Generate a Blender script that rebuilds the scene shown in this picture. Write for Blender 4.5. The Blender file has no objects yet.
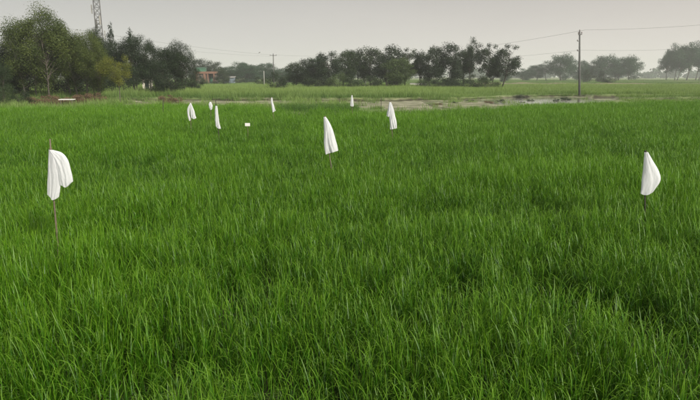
import bpy, bmesh, math, random
import numpy as np
from mathutils import Vector, Matrix
random.seed(7); rng = np.random.default_rng(7)
sc = bpy.context.scene
col = sc.collection
R = math.radians

# ------------------------------------------------------------------ camera
CAM_H = 2.0; F = 550.0; HORIZON = 76.5
PITCH = math.atan((200 - HORIZON) / F)
cam_d = bpy.data.cameras.new('camera'); cam = bpy.data.objects.new('camera', cam_d); col.objects.link(cam)
cam_d.sensor_width = 36; cam_d.lens = F / 700 * 36; cam_d.clip_start = 0.05; cam_d.clip_end = 6000
cam.location = (0, 0, CAM_H); cam.rotation_euler = (math.pi / 2 - PITCH, 0, 0)
sc.camera = cam

# ------------------------------------------------------------------ light
SUN_EL, SUN_AZ = 33.0, 136.0            # azimuth from +Y (view direction) towards +X
w = bpy.data.worlds.new('World'); sc.world = w; w.use_nodes = True
nt = w.node_tree; nt.nodes.clear(); N = nt.nodes.new; L = nt.links.new
out = N('ShaderNodeOutputWorld'); bg = N('ShaderNodeBackground'); bg.inputs['Strength'].default_value = 0.098
sky = N('ShaderNodeTexSky'); sky.sky_type = 'NISHITA'; sky.sun_disc = False
sky.sun_elevation = R(SUN_EL); sky.sun_rotation = R(SUN_AZ); sky.air_density = 1.0; sky.dust_density = 6.0; sky.ozone_density = 1.0
tc = N('ShaderNodeTexCoord'); sep = N('ShaderNodeSeparateXYZ'); L(tc.outputs['Generated'], sep.inputs[0])
mr = N('ShaderNodeMapRange'); mr.inputs['From Min'].default_value = 0.0; mr.inputs['From Max'].default_value = 1.0
L(sep.outputs['Z'], mr.inputs['Value'])
ramp = N('ShaderNodeValToRGB'); L(mr.outputs[0], ramp.inputs[0])
el = ramp.color_ramp.elements
el[0].position = 0.0; el[0].color = (.63, .62, .60, 1)
el[1].position = 1.0; el[1].color = (.40, .42, .44, 1)
e = el.new(0.05); e.color = (.51, .505, .495, 1)
e = el.new(0.14); e.color = (.335, .330, .327, 1)
e = el.new(0.35); e.color = (.36, .36, .365, 1)
# warmer towards the right, cooler to the left; broad soft cloud variation
mpx = N('ShaderNodeMapRange'); mpx.inputs['From Min'].default_value = -1; mpx.inputs['From Max'].default_value = 1
L(sep.outputs['X'], mpx.inputs['Value'])
warm = N('ShaderNodeMix'); warm.data_type = 'RGBA'; L(mpx.outputs[0], warm.inputs['Factor'])
warm.inputs['A'].default_value = (.93, .965, .965, 1); warm.inputs['B'].default_value = (1.17, 1.055, .985, 1)
mul = N('ShaderNodeMix'); mul.data_type = 'RGBA'; mul.blend_type = 'MULTIPLY'; mul.inputs['Factor'].default_value = 1
L(ramp.outputs[0], mul.inputs['A']); L(warm.outputs['Result'], mul.inputs['B'])
no = N('ShaderNodeTexNoise'); no.inputs['Scale'].default_value = 1.6; no.inputs['Detail'].default_value = 3
mp = N('ShaderNodeMapping'); mp.inputs['Scale'].default_value = (1, 1, 4); L(tc.outputs['Generated'], mp.inputs[0]); L(mp.outputs[0], no.inputs['Vector'])
nr = N('ShaderNodeMapRange'); nr.inputs['To Min'].default_value = 8.6; nr.inputs['To Max'].default_value = 10.8
L(no.outputs['Fac'], nr.inputs['Value'])
vm = N('ShaderNodeVectorMath'); vm.operation = 'SCALE'; L(mul.outputs['Result'], vm.inputs[0]); L(nr.outputs[0], vm.inputs['Scale'])
hs = N('ShaderNodeHueSaturation'); hs.inputs['Saturation'].default_value = .25; L(sky.outputs[0], hs.inputs['Color'])
mx = N('ShaderNodeMix'); mx.data_type = 'RGBA'; mx.inputs['Factor'].default_value = .86
L(hs.outputs[0], mx.inputs['A']); L(vm.outputs[0], mx.inputs['B'])
L(mx.outputs['Result'], bg.inputs['Color']); L(bg.outputs[0], out.inputs[0])

sd = bpy.data.lights.new('sun', 'SUN'); sd.energy = 3.3; sd.angle = R(10); sd.color = (1, .95, .85)
sun = bpy.data.objects.new('sun', sd); col.objects.link(sun)
sdir = Vector((math.sin(R(SUN_AZ)) * math.cos(R(SUN_EL)), math.cos(R(SUN_AZ)) * math.cos(R(SUN_EL)), math.sin(R(SUN_EL))))
sun.rotation_euler = (-sdir).to_track_quat('-Z', 'Y').to_euler(); sun.location = (20, -10, 30)
sc.view_settings.view_transform = 'Standard'; sc.view_settings.look = 'None'
sc.view_settings.exposure = 0.58; sc.view_settings.gamma = 1
sc.cycles.use_denoising = True
sc.cycles.max_bounces = 5; sc.cycles.diffuse_bounces = 3; sc.cycles.glossy_bounces = 2
sc.cycles.transmission_bounces = 3; sc.cycles.volume_bounces = 1; sc.cycles.transparent_max_bounces = 4
sc.cycles.caustics_reflective = False; sc.cycles.caustics_refractive = False

# ------------------------------------------------------------------ helpers
cp, sp = math.cos(PITCH), math.sin(PITCH)
def ray(px, py):
    a = (px - 350) / F; b = (200 - py) / F
    return Vector((a, cp + b * sp, -sp + b * cp))
def on_z(px, py, z=0.0):                 # point of a pixel at a known height
    d = ray(px, py); t = (z - CAM_H) / d.z
    return Vector((d.x * t, d.y * t, z))
def on_y(px, py, y):                     # point of a pixel at a known distance
    d = ray(px, py); t = y / d.y
    return Vector((d.x * t, y, CAM_H + d.z * t))

def tag(o, label=None, cat=None, group=None, kind=None):
    if label: o['label'] = label
    if cat: o['category'] = cat
    if group: o['group'] = group
    if kind: o['kind'] = kind
    return o
def empty(name, loc, rz=0):
    o = bpy.data.objects.new(name, None); col.objects.link(o); o.location = loc; o.rotation_euler = (0, 0, rz)
    o.empty_display_size = .2
    return o
def link_mesh(name, me, mat, parent=None):
    o = bpy.data.objects.new(name, me); col.objects.link(o)
    if mat and not me.materials: me.materials.append(mat)
    if parent: o.parent = parent
    return o
def np_mesh(name, v, f, attrs=None, smooth=False):
    me = bpy.data.meshes.new(name)
    v = np.asarray(v, dtype=np.float32)
    if isinstance(f, np.ndarray):
        k = f.shape[1]
        me.vertices.add(len(v)); me.vertices.foreach_set('co', v.ravel())
        me.loops.add(f.size); me.loops.foreach_set('vertex_index', f.astype(np.int32).ravel())
        me.polygons.add(len(f)); me.polygons.foreach_set('loop_start', np.arange(0, f.size, k, dtype=np.int32))
        me.update(calc_edges=True)
    else:
        me.from_pydata([tuple(map(float, p)) for p in v], [], f); me.update()
    for n, (t, dat) in (attrs or {}).items():
        a = me.attributes.new(n, t, 'POINT')
        key = 'vector' if t == 'FLOAT_VECTOR' else 'value'
        a.data.foreach_set(key, np.asarray(dat, dtype=np.int32 if t == 'INT' else np.float32).ravel())
    if smooth: me.polygons.foreach_set('use_smooth', [True] * len(me.polygons))
    return me
class MB:
    def __init__(s): s.v = []; s.f = []
    def box(s, c, d, rz=0, rot=None):
        b = len(s.v); m = rot or Matrix.Rotation(rz, 3, 'Z')
        for x in (-1, 1):
            for y in (-1, 1):
                for z in (-1, 1):
                    s.v.append(tuple(Vector(c) + m @ Vector((x * d[0] / 2, y * d[1] / 2, z * d[2] / 2))))
        for q in ((0,1,3,2),(4,6,7,5),(0,4,5,1),(2,3,7,6),(0,2,6,4),(1,5,7,3)): s.f.append([b + i for i in q])
        return s
    def tube(s, pts, rad, n=6, cap=True):
        pts = [Vector(p) for p in pts]; b = len(s.v)
        if not hasattr(rad, '__len__'): rad = [rad] * len(pts)
        for i, p in enumerate(pts):
            t = (pts[min(i + 1, len(pts) - 1)] - pts[max(i - 1, 0)]).normalized()
            a = t.cross(Vector((0, 1, 0)) if abs(t.y) < .9 else Vector((1, 0, 0))).normalized(); c = t.cross(a)
            for k in range(n):
                th = 2 * math.pi * k / n
                s.v.append(tuple(p + (a * math.cos(th) + c * math.sin(th)) * rad[i]))
        for i in range(len(pts) - 1):
            for k in range(n):
                s.f.append([b + i * n + k, b + i * n + (k + 1) % n, b + (i + 1) * n + (k + 1) % n, b + (i + 1) * n + k])
        if cap:
            s.f.append([b + k for k in range(n)][::-1]); s.f.append([b + (len(pts) - 1) * n + k for k in range(n)])
        return s
    def mesh(s, name, smooth=False):
        me = bpy.data.meshes.new(name); me.from_pydata(s.v, [], s.f); me.update()
        if smooth: me.polygons.foreach_set('use_smooth', [True] * len(me.polygons))
        return me
    def build(s, name, mat, parent=None, smooth=False): return link_mesh(name, s.mesh(name, smooth), mat, parent)

def vnoise(x, y, scale, seed=0):         # smooth value noise, 0..1
    r = np.random.default_rng(seed); tab = r.random((256, 256))
    x = np.asarray(x, float) / scale + 1000; y = np.asarray(y, float) / scale + 1000
    xi = np.floor(x).astype(int); yi = np.floor(y).astype(int); fx = x - xi; fy = y - yi
    fx = fx * fx * (3 - 2 * fx); fy = fy * fy * (3 - 2 * fy)
    g = lambda i, j: tab[i % 256, j % 256]
    return (g(xi, yi) * (1 - fx) * (1 - fy) + g(xi + 1, yi) * fx * (1 - fy) + g(xi, yi + 1) * (1 - fx) * fy + g(xi + 1, yi + 1) * fx * fy)
def sstep(a, b, x):
    t = np.clip((np.asarray(x, float) - a) / (b - a), 0, 1); return t * t * (3 - 2 * t)

# ------------------------------------------------------------------ materials
def new_mat(name):
    m = bpy.data.materials.new(name); m.use_nodes = True; n = m.node_tree
    b = n.nodes['Principled BSDF']; return m, n, b
def plain(name, c, rough=.8, var=.25, scale=6, bump=.3, metal=0):
    m, n, b = new_mat(name)
    t = n.nodes.new('ShaderNodeTexCoord'); no = n.nodes.new('ShaderNodeTexNoise'); no.inputs['Scale'].default_value = scale; no.inputs['Detail'].default_value = 6
    n.links.new(t.outputs['Object'], no.inputs['Vector'])
    r = n.nodes.new('ShaderNodeValToRGB'); n.links.new(no.outputs['Fac'], r.inputs[0])
    r.color_ramp.elements[0].position = .3; r.color_ramp.elements[1].position = .7
    r.color_ramp.elements[0].color = tuple(x * (1 - var) for x in c) + (1,); r.color_ramp.elements[1].color = tuple(min(1, x * (1 + var)) for x in c) + (1,)
    n.links.new(r.outputs[0], b.inputs['Base Color']); b.inputs['Roughness'].default_value = rough; b.inputs['Metallic'].default_value = metal
    bp = n.nodes.new('ShaderNodeBump'); bp.inputs['Strength'].default_value = bump; bp.inputs['Distance'].default_value = .02
    n.links.new(no.outputs['Fac'], bp.inputs['Height']); n.links.new(bp.outputs[0], b.inputs['Normal'])
    return m
def leafy(name, dark, light, tip=None, rough=.55, trans=.3, spec=.28, inst=False):
    """leaf material: colour by per-leaf random value, optional per-plant tint and paler tips, part translucent"""
    m, n, b = new_mat(name); NN = n.nodes.new; LL = n.links.new
    a = NN('ShaderNodeAttribute'); a.attribute_name = 'rnd'
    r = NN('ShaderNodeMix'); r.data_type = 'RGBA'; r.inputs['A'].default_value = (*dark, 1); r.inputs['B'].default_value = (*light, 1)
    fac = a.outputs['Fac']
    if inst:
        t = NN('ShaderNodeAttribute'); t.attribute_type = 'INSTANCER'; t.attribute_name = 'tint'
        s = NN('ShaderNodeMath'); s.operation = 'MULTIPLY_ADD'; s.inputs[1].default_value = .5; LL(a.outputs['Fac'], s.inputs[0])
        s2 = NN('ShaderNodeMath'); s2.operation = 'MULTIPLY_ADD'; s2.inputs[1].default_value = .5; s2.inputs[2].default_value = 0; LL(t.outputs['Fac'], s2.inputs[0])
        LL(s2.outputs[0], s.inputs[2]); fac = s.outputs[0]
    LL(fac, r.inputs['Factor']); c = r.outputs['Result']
    if tip:
        h = NN('ShaderNodeAttribute'); h.attribute_name = 'h'
        mr = NN('ShaderNodeMapRange'); mr.inputs['From Min'].default_value = .45; mr.inputs['From Max'].default_value = 1.0; mr.inputs['To Max'].default_value = .75
        LL(h.outputs['Fac'], mr.inputs['Value'])
        q = NN('ShaderNodeMix'); q.data_type = 'RGBA'; LL(mr.outputs[0], q.inputs['Factor']); LL(c, q.inputs['A']); q.inputs['B'].default_value = (*tip, 1)
        c = q.outputs['Result']
    LL(c, b.inputs['Base Color']); b.inputs['Roughness'].default_value = rough; b.inputs['Specular IOR Level'].default_value = spec
    tr = NN('ShaderNodeBsdfTranslucent')
    tm = NN('ShaderNodeMix'); tm.data_type = 'RGBA'; tm.blend_type = 'MULTIPLY'; tm.inputs['Factor'].default_value = 1; LL(c, tm.inputs['A']); tm.inputs['B'].default_value = (1.3, 1.25, .6, 1)
    LL(tm.outputs['Result'], tr.inputs['Color'])
    ms = NN('ShaderNodeMixShader'); ms.inputs[0].default_value = trans
    LL(b.outputs[0], ms.inputs[1]); LL(tr.outputs[0], ms.inputs[2]); LL(ms.outputs[0], n.nodes['Material Output'].inputs[0])
    return m

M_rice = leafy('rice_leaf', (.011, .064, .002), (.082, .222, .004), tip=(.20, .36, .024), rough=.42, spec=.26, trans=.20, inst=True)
M_mid = leafy('rough_grass', (.060, .135, .026), (.20, .30, .075), tip=(.26, .34, .11), rough=.6, trans=.3, inst=True)
M_reed = leafy('band_grass', (.035, .10, .012), (.10, .21, .03), tip=(.17, .28, .06), rough=.5, trans=.3, inst=True)
M_far = leafy('far_grass', (.07, .15, .030), (.17, .25, .065), rough=.7, trans=.2, inst=True)
M_dry = leafy('dry_twigs', (.09, .065, .04), (.24, .155, .09), rough=.8, trans=.1)
M_leafA = leafy('leaf_olive', (.026, .048, .010), (.105, .135, .024), trans=.22)
M_leafY = leafy('leaf_yellow', (.07, .095, .016), (.23, .24, .038), trans=.35)
M_leafD = leafy('leaf_dark', (.010, .021, .009), (.028, .050, .016), trans=.15)
M_leafM = leafy('leaf_mid', (.015, .031, .010), (.042, .071, .020), trans=.25)
M_leafL = leafy('leaf_light', (.045, .080, .024), (.105, .145, .050), trans=.3)
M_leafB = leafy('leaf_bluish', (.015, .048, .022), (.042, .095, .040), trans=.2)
M_bark = plain('bark', (.095, .08, .065), .9, .4, 9)
M_barkpale = plain('bark_pale', (.16, .145, .12), .9, .35, 9)
M_barkdark = plain('bark_dark', (.06, .05, .04), .9, .4, 9)
M_conc = plain('concrete', (.26, .25, .23), .9, .2, 3)
M_concd = plain('concrete_weathered', (.12, .12, .115), .9, .2, 3)
M_concl = plain('concrete_pale', (.42, .41, .38), .9, .15, 3)
M_wire = plain('wire', (.08, .08, .085), .6, .1, 3, 0)
M_steel = plain('steel', (.13, .125, .125), .5, .2, 2, .1, .3)
M_white = plain('white_paint', (.72, .71, .67), .7, .08, 5, .1)
M_bamboo = plain('bamboo', (.13, .105, .07), .7, .4, 25, .3)
M_stickdark = plain('dark_stick', (.035, .028, .022), .8, .3, 25, .3)
M_porc = plain('porcelain', (.16, .13, .12), .3, .1, 5, 0)

def cloth_mat():
    m, n, b = new_mat('white_cloth'); NN = n.nodes.new; LL = n.links.new
    t = NN('ShaderNodeTexCoord'); no = NN('ShaderNodeTexNoise'); no.inputs['Scale'].default_value = 9; no.inputs['Detail'].default_value = 5; LL(t.outputs['Object'], no.inputs['Vector'])
    r = NN('ShaderNodeValToRGB'); LL(no.outputs['Fac'], r.inputs[0]); r.color_ramp.elements[0].position = .25
    r.color_ramp.elements[0].color = (.84, .85, .86, 1); r.color_ramp.elements[1].color = (.93, .94, .95, 1)
    LL(r.outputs[0], b.inputs['Base Color']); b.inputs['Roughness'].default_value = .8; b.inputs['Specular IOR Level'].default_value = .2
    wv = NN('ShaderNodeTexNoise'); wv.inputs['Scale'].default_value = 22; wv.inputs['Detail'].default_value = 4; LL(t.outputs['Object'], wv.inputs['Vector'])
    bp = NN('ShaderNodeBump'); bp.inputs['Strength'].default_value = .35; bp.inputs['Distance'].default_value = .006; LL(wv.outputs['Fac'], bp.inputs['Height']); LL(bp.outputs[0], b.inputs['Normal'])
    tr = NN('ShaderNodeBsdfTranslucent'); LL(r.outputs[0], tr.inputs['Color'])
    ms = NN('ShaderNodeMixShader'); ms.inputs[0].default_value = .45; LL(b.outputs[0], ms.inputs[1]); LL(tr.outputs[0], ms.inputs[2]); LL(ms.outputs[0], n.nodes['Material Output'].inputs[0])
    return m
M_cloth = cloth_mat()

# ------------------------------------------------------------------ terrain
def edge_line(tab, z):
    pts = [on_z(px, py, z) for px, py in tab]
    return np.array([p.x for p in pts]), np.array([p.y for p in pts])
# far rim of the rice (traced along the tops of the rice)
RIM = edge_line([(-320, 108), (-120, 107), (0, 105.8), (100, 103.8), (150, 102.6), (255, 103.4), (280, 107.5), (380, 107.6), (440, 107), (500, 105.2), (535, 102.4), (600, 100.6), (700, 99.2), (900, 98), (1100, 98)], .58)
def rim(x): return np.interp(x, *RIM)
# front and back edge of the bare mud flat, on the ground
MUDB = edge_line([(-300, 104), (0, 103.2), (90, 102), (120, 100.6), (175, 100.1), (260, 100.0), (350, 100.6), (400, 100.2), (440, 99.5), (480, 98.6), (510, 97.0), (560, 95.8), (585, 96.2), (600, 98.5), (612, 100), (900, 101)], 0)
MUDF = edge_line([(-300, 104.1), (0, 103.3), (90, 102.1), (120, 104), (175, 104.5), (260, 104.5), (345, 104), (355, 106), (400, 109), (585, 109), (600, 104), (612, 100.1), (900, 101.1)], 0)
def mudmask(x, y):
    j = (vnoise(x, y, 2.4, 3) - .5) * 2.4 + (vnoise(x, y, .7, 4) - .5) * .9
    b = np.interp(x, *MUDB); f = np.interp(x, *MUDF)
    return np.clip(sstep(-.3, .3, y - f + j) * sstep(-.3, .3, b - y + j * .7), 0, 1)
RIDGES = [(9, 22, 66, 1.0, .20, .0), (-20, 3, 53, .9, .22, .1), (30, 75, 138, 2.2, .5, .9), (36, 64, 112, 1.6, .35, .7), (60, 160, 150, 2.5, .35, .8), (-80, -12, 120, 2, .4, .6), (95, 190, 165, 3, .4, .7),
          (24, 34, 62, 1.5, .15, .0), (-10, 20, 118, 2, .4, .4), (100, 260, 230, 4, .6, .6)]
def ditch(x, y):                         # shaded ditch right of the tall pole
    return sstep(23, 24.5, x) * (1 - sstep(31, 36, x)) * sstep(52, 52.8, y) * (1 - sstep(57.0, 57.5, y + (vnoise(x, x * 0, 2, 61) - .5) * 1.5))
def height(x, y):
    x = np.asarray(x, float); y = np.asarray(y, float)
    z = np.zeros_like(x)
    m = mudmask(x, y)
    lump = (vnoise(x, y, 2.6, 11) - .5) * .16 + (vnoise(x, y, .8, 12) - .5) * .07
    wet = sstep(9, 13.5, x) * (1 - sstep(21.5, 24, x)) * sstep(41, 44, y)
    z = z + m * (-.06 + lump * (1 - .75 * wet) * .7 - wet * (.035 + .075 * vnoise(x, y, 3.4, 19)))
    b = np.interp(x, *MUDB)
    back = sstep(0, .8, y - b) * (1 - sstep(85, 120, y))
    z = z + back * (.12 + .10 * (1 - sstep(46, 60, x)) - .10 * sstep(8, 11, x) * (1 - sstep(21, 24, x))) + sstep(35, 45, y) * (1 - m) * ((vnoise(x, y, 6, 13) - .5) * .12 + (vnoise(x, y, 2.2, 14) - .5) * .08) * (1 - sstep(250, 400, y))
    z = z - .32 * ditch(x, y)
    for x0, x1, yc, wd, h, d in RIDGES:
        z = z + h * np.exp(-((y - yc - (vnoise(x, x * 0, 9, 21) - .5) * wd * 1.5) / wd) ** 2) * sstep(x0 - 3, x0 + 1, x) * (1 - sstep(x1 - 1, x1 + 3, x)) * (.6 + .6 * vnoise(x, y, 3, 22))
    return z
def dryness(x, y):
    v = np.zeros_like(np.asarray(x, float))
    for x0, x1, yc, wd, h, d in RIDGES:
        v = np.maximum(v, d * np.exp(-((y - yc) / wd / 1.3) ** 2) * sstep(x0 - 3, x0 + 1, x) * (1 - sstep(x1 - 1, x1 + 3, x)))
    v = np.maximum(v, .75 * sstep(-30, -26, x) * (1 - sstep(-20, -16, x)) * sstep(36, 37.5, y) * (1 - sstep(40, 42, y)))
    return v
def axis(segs, grow, far):
    a = list(segs)
    st = a[-1] - a[-2]
    while a[-1] < far: st *= grow; a.append(a[-1] + st)
    return a
xs = axis(np.arange(0, 45, .4), 1.12, 1500); ys = axis(list(np.arange(-20, 36, 4)) + list(np.arange(36, 66, .35)), 1.045, 1900)
xs = np.array([-v for v in xs[::-1]][:-1] + xs); ys = np.array([-400., -150.] + ys)
GX, GY = np.meshgrid(xs, ys); GZ = height(GX, GY)
v = np.stack([GX.ravel(), GY.ravel(), GZ.ravel()], 1); nx, ny = len(xs), len(ys)
i = np.arange(nx - 1)[None, :] + nx * np.arange(ny - 1)[:, None]; i = i.ravel()
f = np.stack([i, i + 1, i + nx + 1, i + nx], 1)
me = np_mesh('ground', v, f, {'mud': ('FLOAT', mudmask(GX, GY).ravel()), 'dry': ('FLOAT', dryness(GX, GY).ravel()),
                              'crop_and_shade': ('FLOAT', np.maximum((GY < rim(GX) + 4.5) | (ditch(GX, GY) > .4), (GY > np.interp(GX, *MUDB) - .1) & (GY < np.interp(GX, *MUDB) + .35)).astype(float).ravel())}, smooth=True)  # soil under rice and in ditch; bank-edge strip painted dark for bank shade
def ground_mat():
    m, n, b = new_mat('ground_soil_and_grass'); NN = n.nodes.new; LL = n.links.new
    def noise(scale, det=6, vec=None):
        t = NN('ShaderNodeTexNoise'); t.inputs['Scale'].default_value = scale; t.inputs['Detail'].default_value = det
        LL(vec or geo.outputs['Position'], t.inputs['Vector']); return t.outputs['Fac']
    geo = NN('ShaderNodeNewGeometry')
    def rampc(fac, stops):
        r = NN('ShaderNodeValToRGB'); LL(fac, r.inputs[0]); e = r.color_ramp.elements
        e[0].position, e[0].color = stops[0][0], (*stops[0][1], 1); e[1].position, e[1].color = stops[-1][0], (*stops[-1][1], 1)
        for p, c in stops[1:-1]: q = e.new(p); q.color = (*c, 1)
        return r.outputs[0]
    def mix(fac, a, bb):
        q = NN('ShaderNodeMix'); q.data_type = 'RGBA'; LL(fac, q.inputs['Factor']); LL(a, q.inputs['A']); LL(bb, q.inputs['B']); return q.outputs['Result']
    def attr(nm):
        a = NN('ShaderNodeAttribute'); a.attribute_name = nm; return a.outputs['Fac']
    mapp = NN('ShaderNodeMapping'); mapp.inputs['Scale'].default_value = (.02, .06, 1); LL(geo.outputs['Position'], mapp.inputs[0])
    field = rampc(noise(1.0, 8, mapp.outputs[0]), [(.35, (.11, .17, .05)), (.5, (.16, .21, .075)), (.62, (.22, .23, .11))])
    fine = rampc(noise(1.4, 6), [(.35, (.07, .12, .03)), (.65, (.19, .22, .08))])
    m1 = NN('ShaderNodeMix'); m1.data_type = 'RGBA'; m1.inputs['Factor'].default_value = .5; LL(field, m1.inputs['A']); LL(fine, m1.inputs['B'])
    mud = rampc(noise(.9, 9), [(.35, (.08, .095, .04)), (.5, (.22, .215, .135)), (.65, (.33, .315, .225))])
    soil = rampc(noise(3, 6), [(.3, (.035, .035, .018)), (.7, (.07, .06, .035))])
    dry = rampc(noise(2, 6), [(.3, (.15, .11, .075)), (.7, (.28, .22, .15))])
    c = mix(attr('dry'), m1.outputs['Result'], dry); c = mix(attr('mud'), c, mud); c = mix(attr('crop_and_shade'), c, soil)
    LL(c, b.inputs['Base Color']); b.inputs['Roughness'].default_value = .9; b.inputs['Specular IOR Level'].default_value = .25
    bp = NN('ShaderNodeBump'); bp.inputs['Distance'].default_value = .08; bp.inputs['Strength'].default_value = .6; LL(noise(2.5, 9), bp.inputs['Height']); LL(bp.outputs[0], b.inputs['Normal'])
    return m
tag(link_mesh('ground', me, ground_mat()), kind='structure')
# shallow water standing on the mud flat, cut by the mud's own relief
wm, wn, wb = new_mat('shallow_water'); wb.inputs['Base Color'].default_value = (.20, .188, .155, 1); wb.inputs['Roughness'].default_value = .09; wb.inputs['Specular IOR Level'].default_value = 1.0
t = wn.nodes.new('ShaderNodeTexNoise'); t.inputs['Scale'].default_value = 3; g = wn.nodes.new('ShaderNodeNewGeometry'); wn.links.new(g.outputs['Position'], t.inputs['Vector'])
bp = wn.nodes.new('ShaderNodeBump'); bp.inputs['Strength'].default_value = .35; bp.inputs['Distance'].default_value = .02; wn.links.new(t.outputs['Fac'], bp.inputs['Height']); wn.links.new(bp.outputs[0], wb.inputs['Normal'])
me = np_mesh('shallow_water', [(6, 36, -.082), (27, 36, -.082), (27, 58, -.082), (6, 58, -.082)], [[0, 1, 2, 3]])
tag(link_mesh('shallow_water', me, wm), kind='structure')

# ------------------------------------------------------------------ grass (uncountable)
def blade_set(n, h0, h1, width, spread, lean, droop, seed, segs=5):
    r = np.random.default_rng(seed); V = []; Fc = []; H = []; RN = []
    for k in range(n):
        a = r.uniform(0, 2 * math.pi); rr = spread * math.sqrt(r.random()); p = np.array([math.cos(a) * rr, math.sin(a) * rr, 0.])
        da = r.uniform(0, 2 * math.pi); d = np.array([math.cos(da), math.sin(da), 0.]); side = np.array([-d[1], d[0], 0.])
        tw = r.uniform(-.9, .9); side = side * math.cos(tw) + d * math.sin(tw)
        Lh = r.uniform(h0, h1); le = lean * r.uniform(.1, 1); dr = droop * (r.random() ** 2.2); wd = width * r.uniform(.6, 1.2)
        rnd = r.random(); b = len(V); ang = le; q = p.copy(); st = Lh / segs
        for s in range(segs + 1):
            t = s / segs
            ww = wd * (1 - t) ** .55 * min(1, .55 + t * 1.5) / 2
            if s == segs: V.append(q.copy()); H.append(1); RN.append(rnd)
            else:
                V.append(q - side * ww); V.append(q + side * ww); H += [t, t]; RN += [rnd, rnd]
            ang = le + dr * (t ** 2) * 2.6
            q = q + (d * math.sin(ang) + np.array([0, 0, 1]) * math.cos(ang)) * st
        for s in range(segs - 1): Fc.append([b + 2 * s, b + 2 * s + 1, b + 2 * s + 3, b + 2 * s + 2])
        Fc.append([b + 2 * segs - 2, b + 2 * segs - 1, b + 2 * segs])
    return np.array(V), Fc, np.array(H), np.array(RN)
def scatter(name, tmpl, P, rot, scl, tint, mat, label=None):
    """one object: its mesh holds the tuft shapes and the growing points, geometry nodes set a tuft on every point"""
    V = []; Fc = []; vi = []; H = []; RN = []; b = 0
    for k, (tv, tf, th, tr) in enumerate(tmpl):
        V.append(tv); Fc += [[q + b for q in fa] for fa in tf]; b += len(tv); vi += [k] * len(tv); H.append(th); RN.append(tr)
    n = len(P); V.append(P); vi += [-1] * n; z = np.zeros(b)
    idx = np.random.default_rng(len(P)).integers(0, len(tmpl), n)
    pad = lambda a, k=1: np.concatenate([np.zeros((b, k)) if k > 1 else z, a])
    me = np_mesh(name, np.concatenate(V), Fc, {
        'vi': ('INT', vi), 'h': ('FLOAT', np.concatenate(H + [np.zeros(n)])), 'rnd': ('FLOAT', np.concatenate(RN + [np.zeros(n)])),
        'pick': ('INT', np.concatenate([z, idx])), 'rot': ('FLOAT_VECTOR', pad(rot, 3)), 'scl': ('FLOAT_VECTOR', pad(scl, 3)), 'tint': ('FLOAT', pad(tint))})
    o = link_mesh(name, me, mat); tag(o, label, 'grass', kind='stuff')
    ng = bpy.data.node_groups.new(name, 'GeometryNodeTree')
    ng.interface.new_socket('Geometry', in_out='INPUT', socket_type='NodeSocketGeometry'); ng.interface.new_socket('Geometry', in_out='OUTPUT', socket_type='NodeSocketGeometry')
    A = ng.nodes.new; K = ng.links.new
    gi = A('NodeGroupInput'); go = A('NodeGroupOutput')
    def named(nm, t):
        q = A('GeometryNodeInputNamedAttribute'); q.data_type = t; q.inputs['Name'].default_value = nm; return q.outputs['Attribute']
    def sel(k):
        c = A('FunctionNodeCompare'); c.data_type = 'INT'; c.operation = 'EQUAL'; K(named('vi', 'INT'), c.inputs[2]); c.inputs[3].default_value = k
        s = A('GeometryNodeSeparateGeometry'); s.domain = 'POINT'; K(gi.outputs[0], s.inputs['Geometry']); K(c.outputs[0], s.inputs['Selection']); return s.outputs['Selection']
    j = A('GeometryNodeJoinGeometry')
    for k in range(len(tmpl)):
        gti = A('GeometryNodeGeometryToInstance'); K(sel(k), gti.inputs[0]); K(gti.outputs[0], j.inputs[0])
    mp = A('GeometryNodeMeshToPoints'); K(sel(-1), mp.inputs['Mesh'])
    iop = A('GeometryNodeInstanceOnPoints'); K(mp.outputs[0], iop.inputs['Points']); K(j.outputs[0], iop.inputs['Instance'])
    iop.inputs['Pick Instance'].default_value = True; K(named('pick', 'INT'), iop.inputs['Instance Index'])
    er = A('FunctionNodeEulerToRotation'); K(named('rot', 'FLOAT_VECTOR'), er.inputs[0]); K(er.outputs[0], iop.inputs['Rotation'])
    K(named('scl', 'FLOAT_VECTOR'), iop.inputs['Scale']); K(iop.outputs[0], go.inputs[0])
    md = o.modifiers.new('grow', 'NODES'); md.node_group = ng
    return o
def jitter_grid(x0, x1, y0, y1, s, r):
    X, Y = np.meshgrid(np.arange(x0, x1, s), np.arange(y0, y1, s)); X = X.ravel(); Y = Y.ravel()
    return X + r.uniform(-.7, .7, X.size) * s, Y + r.uniform(-.7, .7, Y.size) * s

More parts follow.
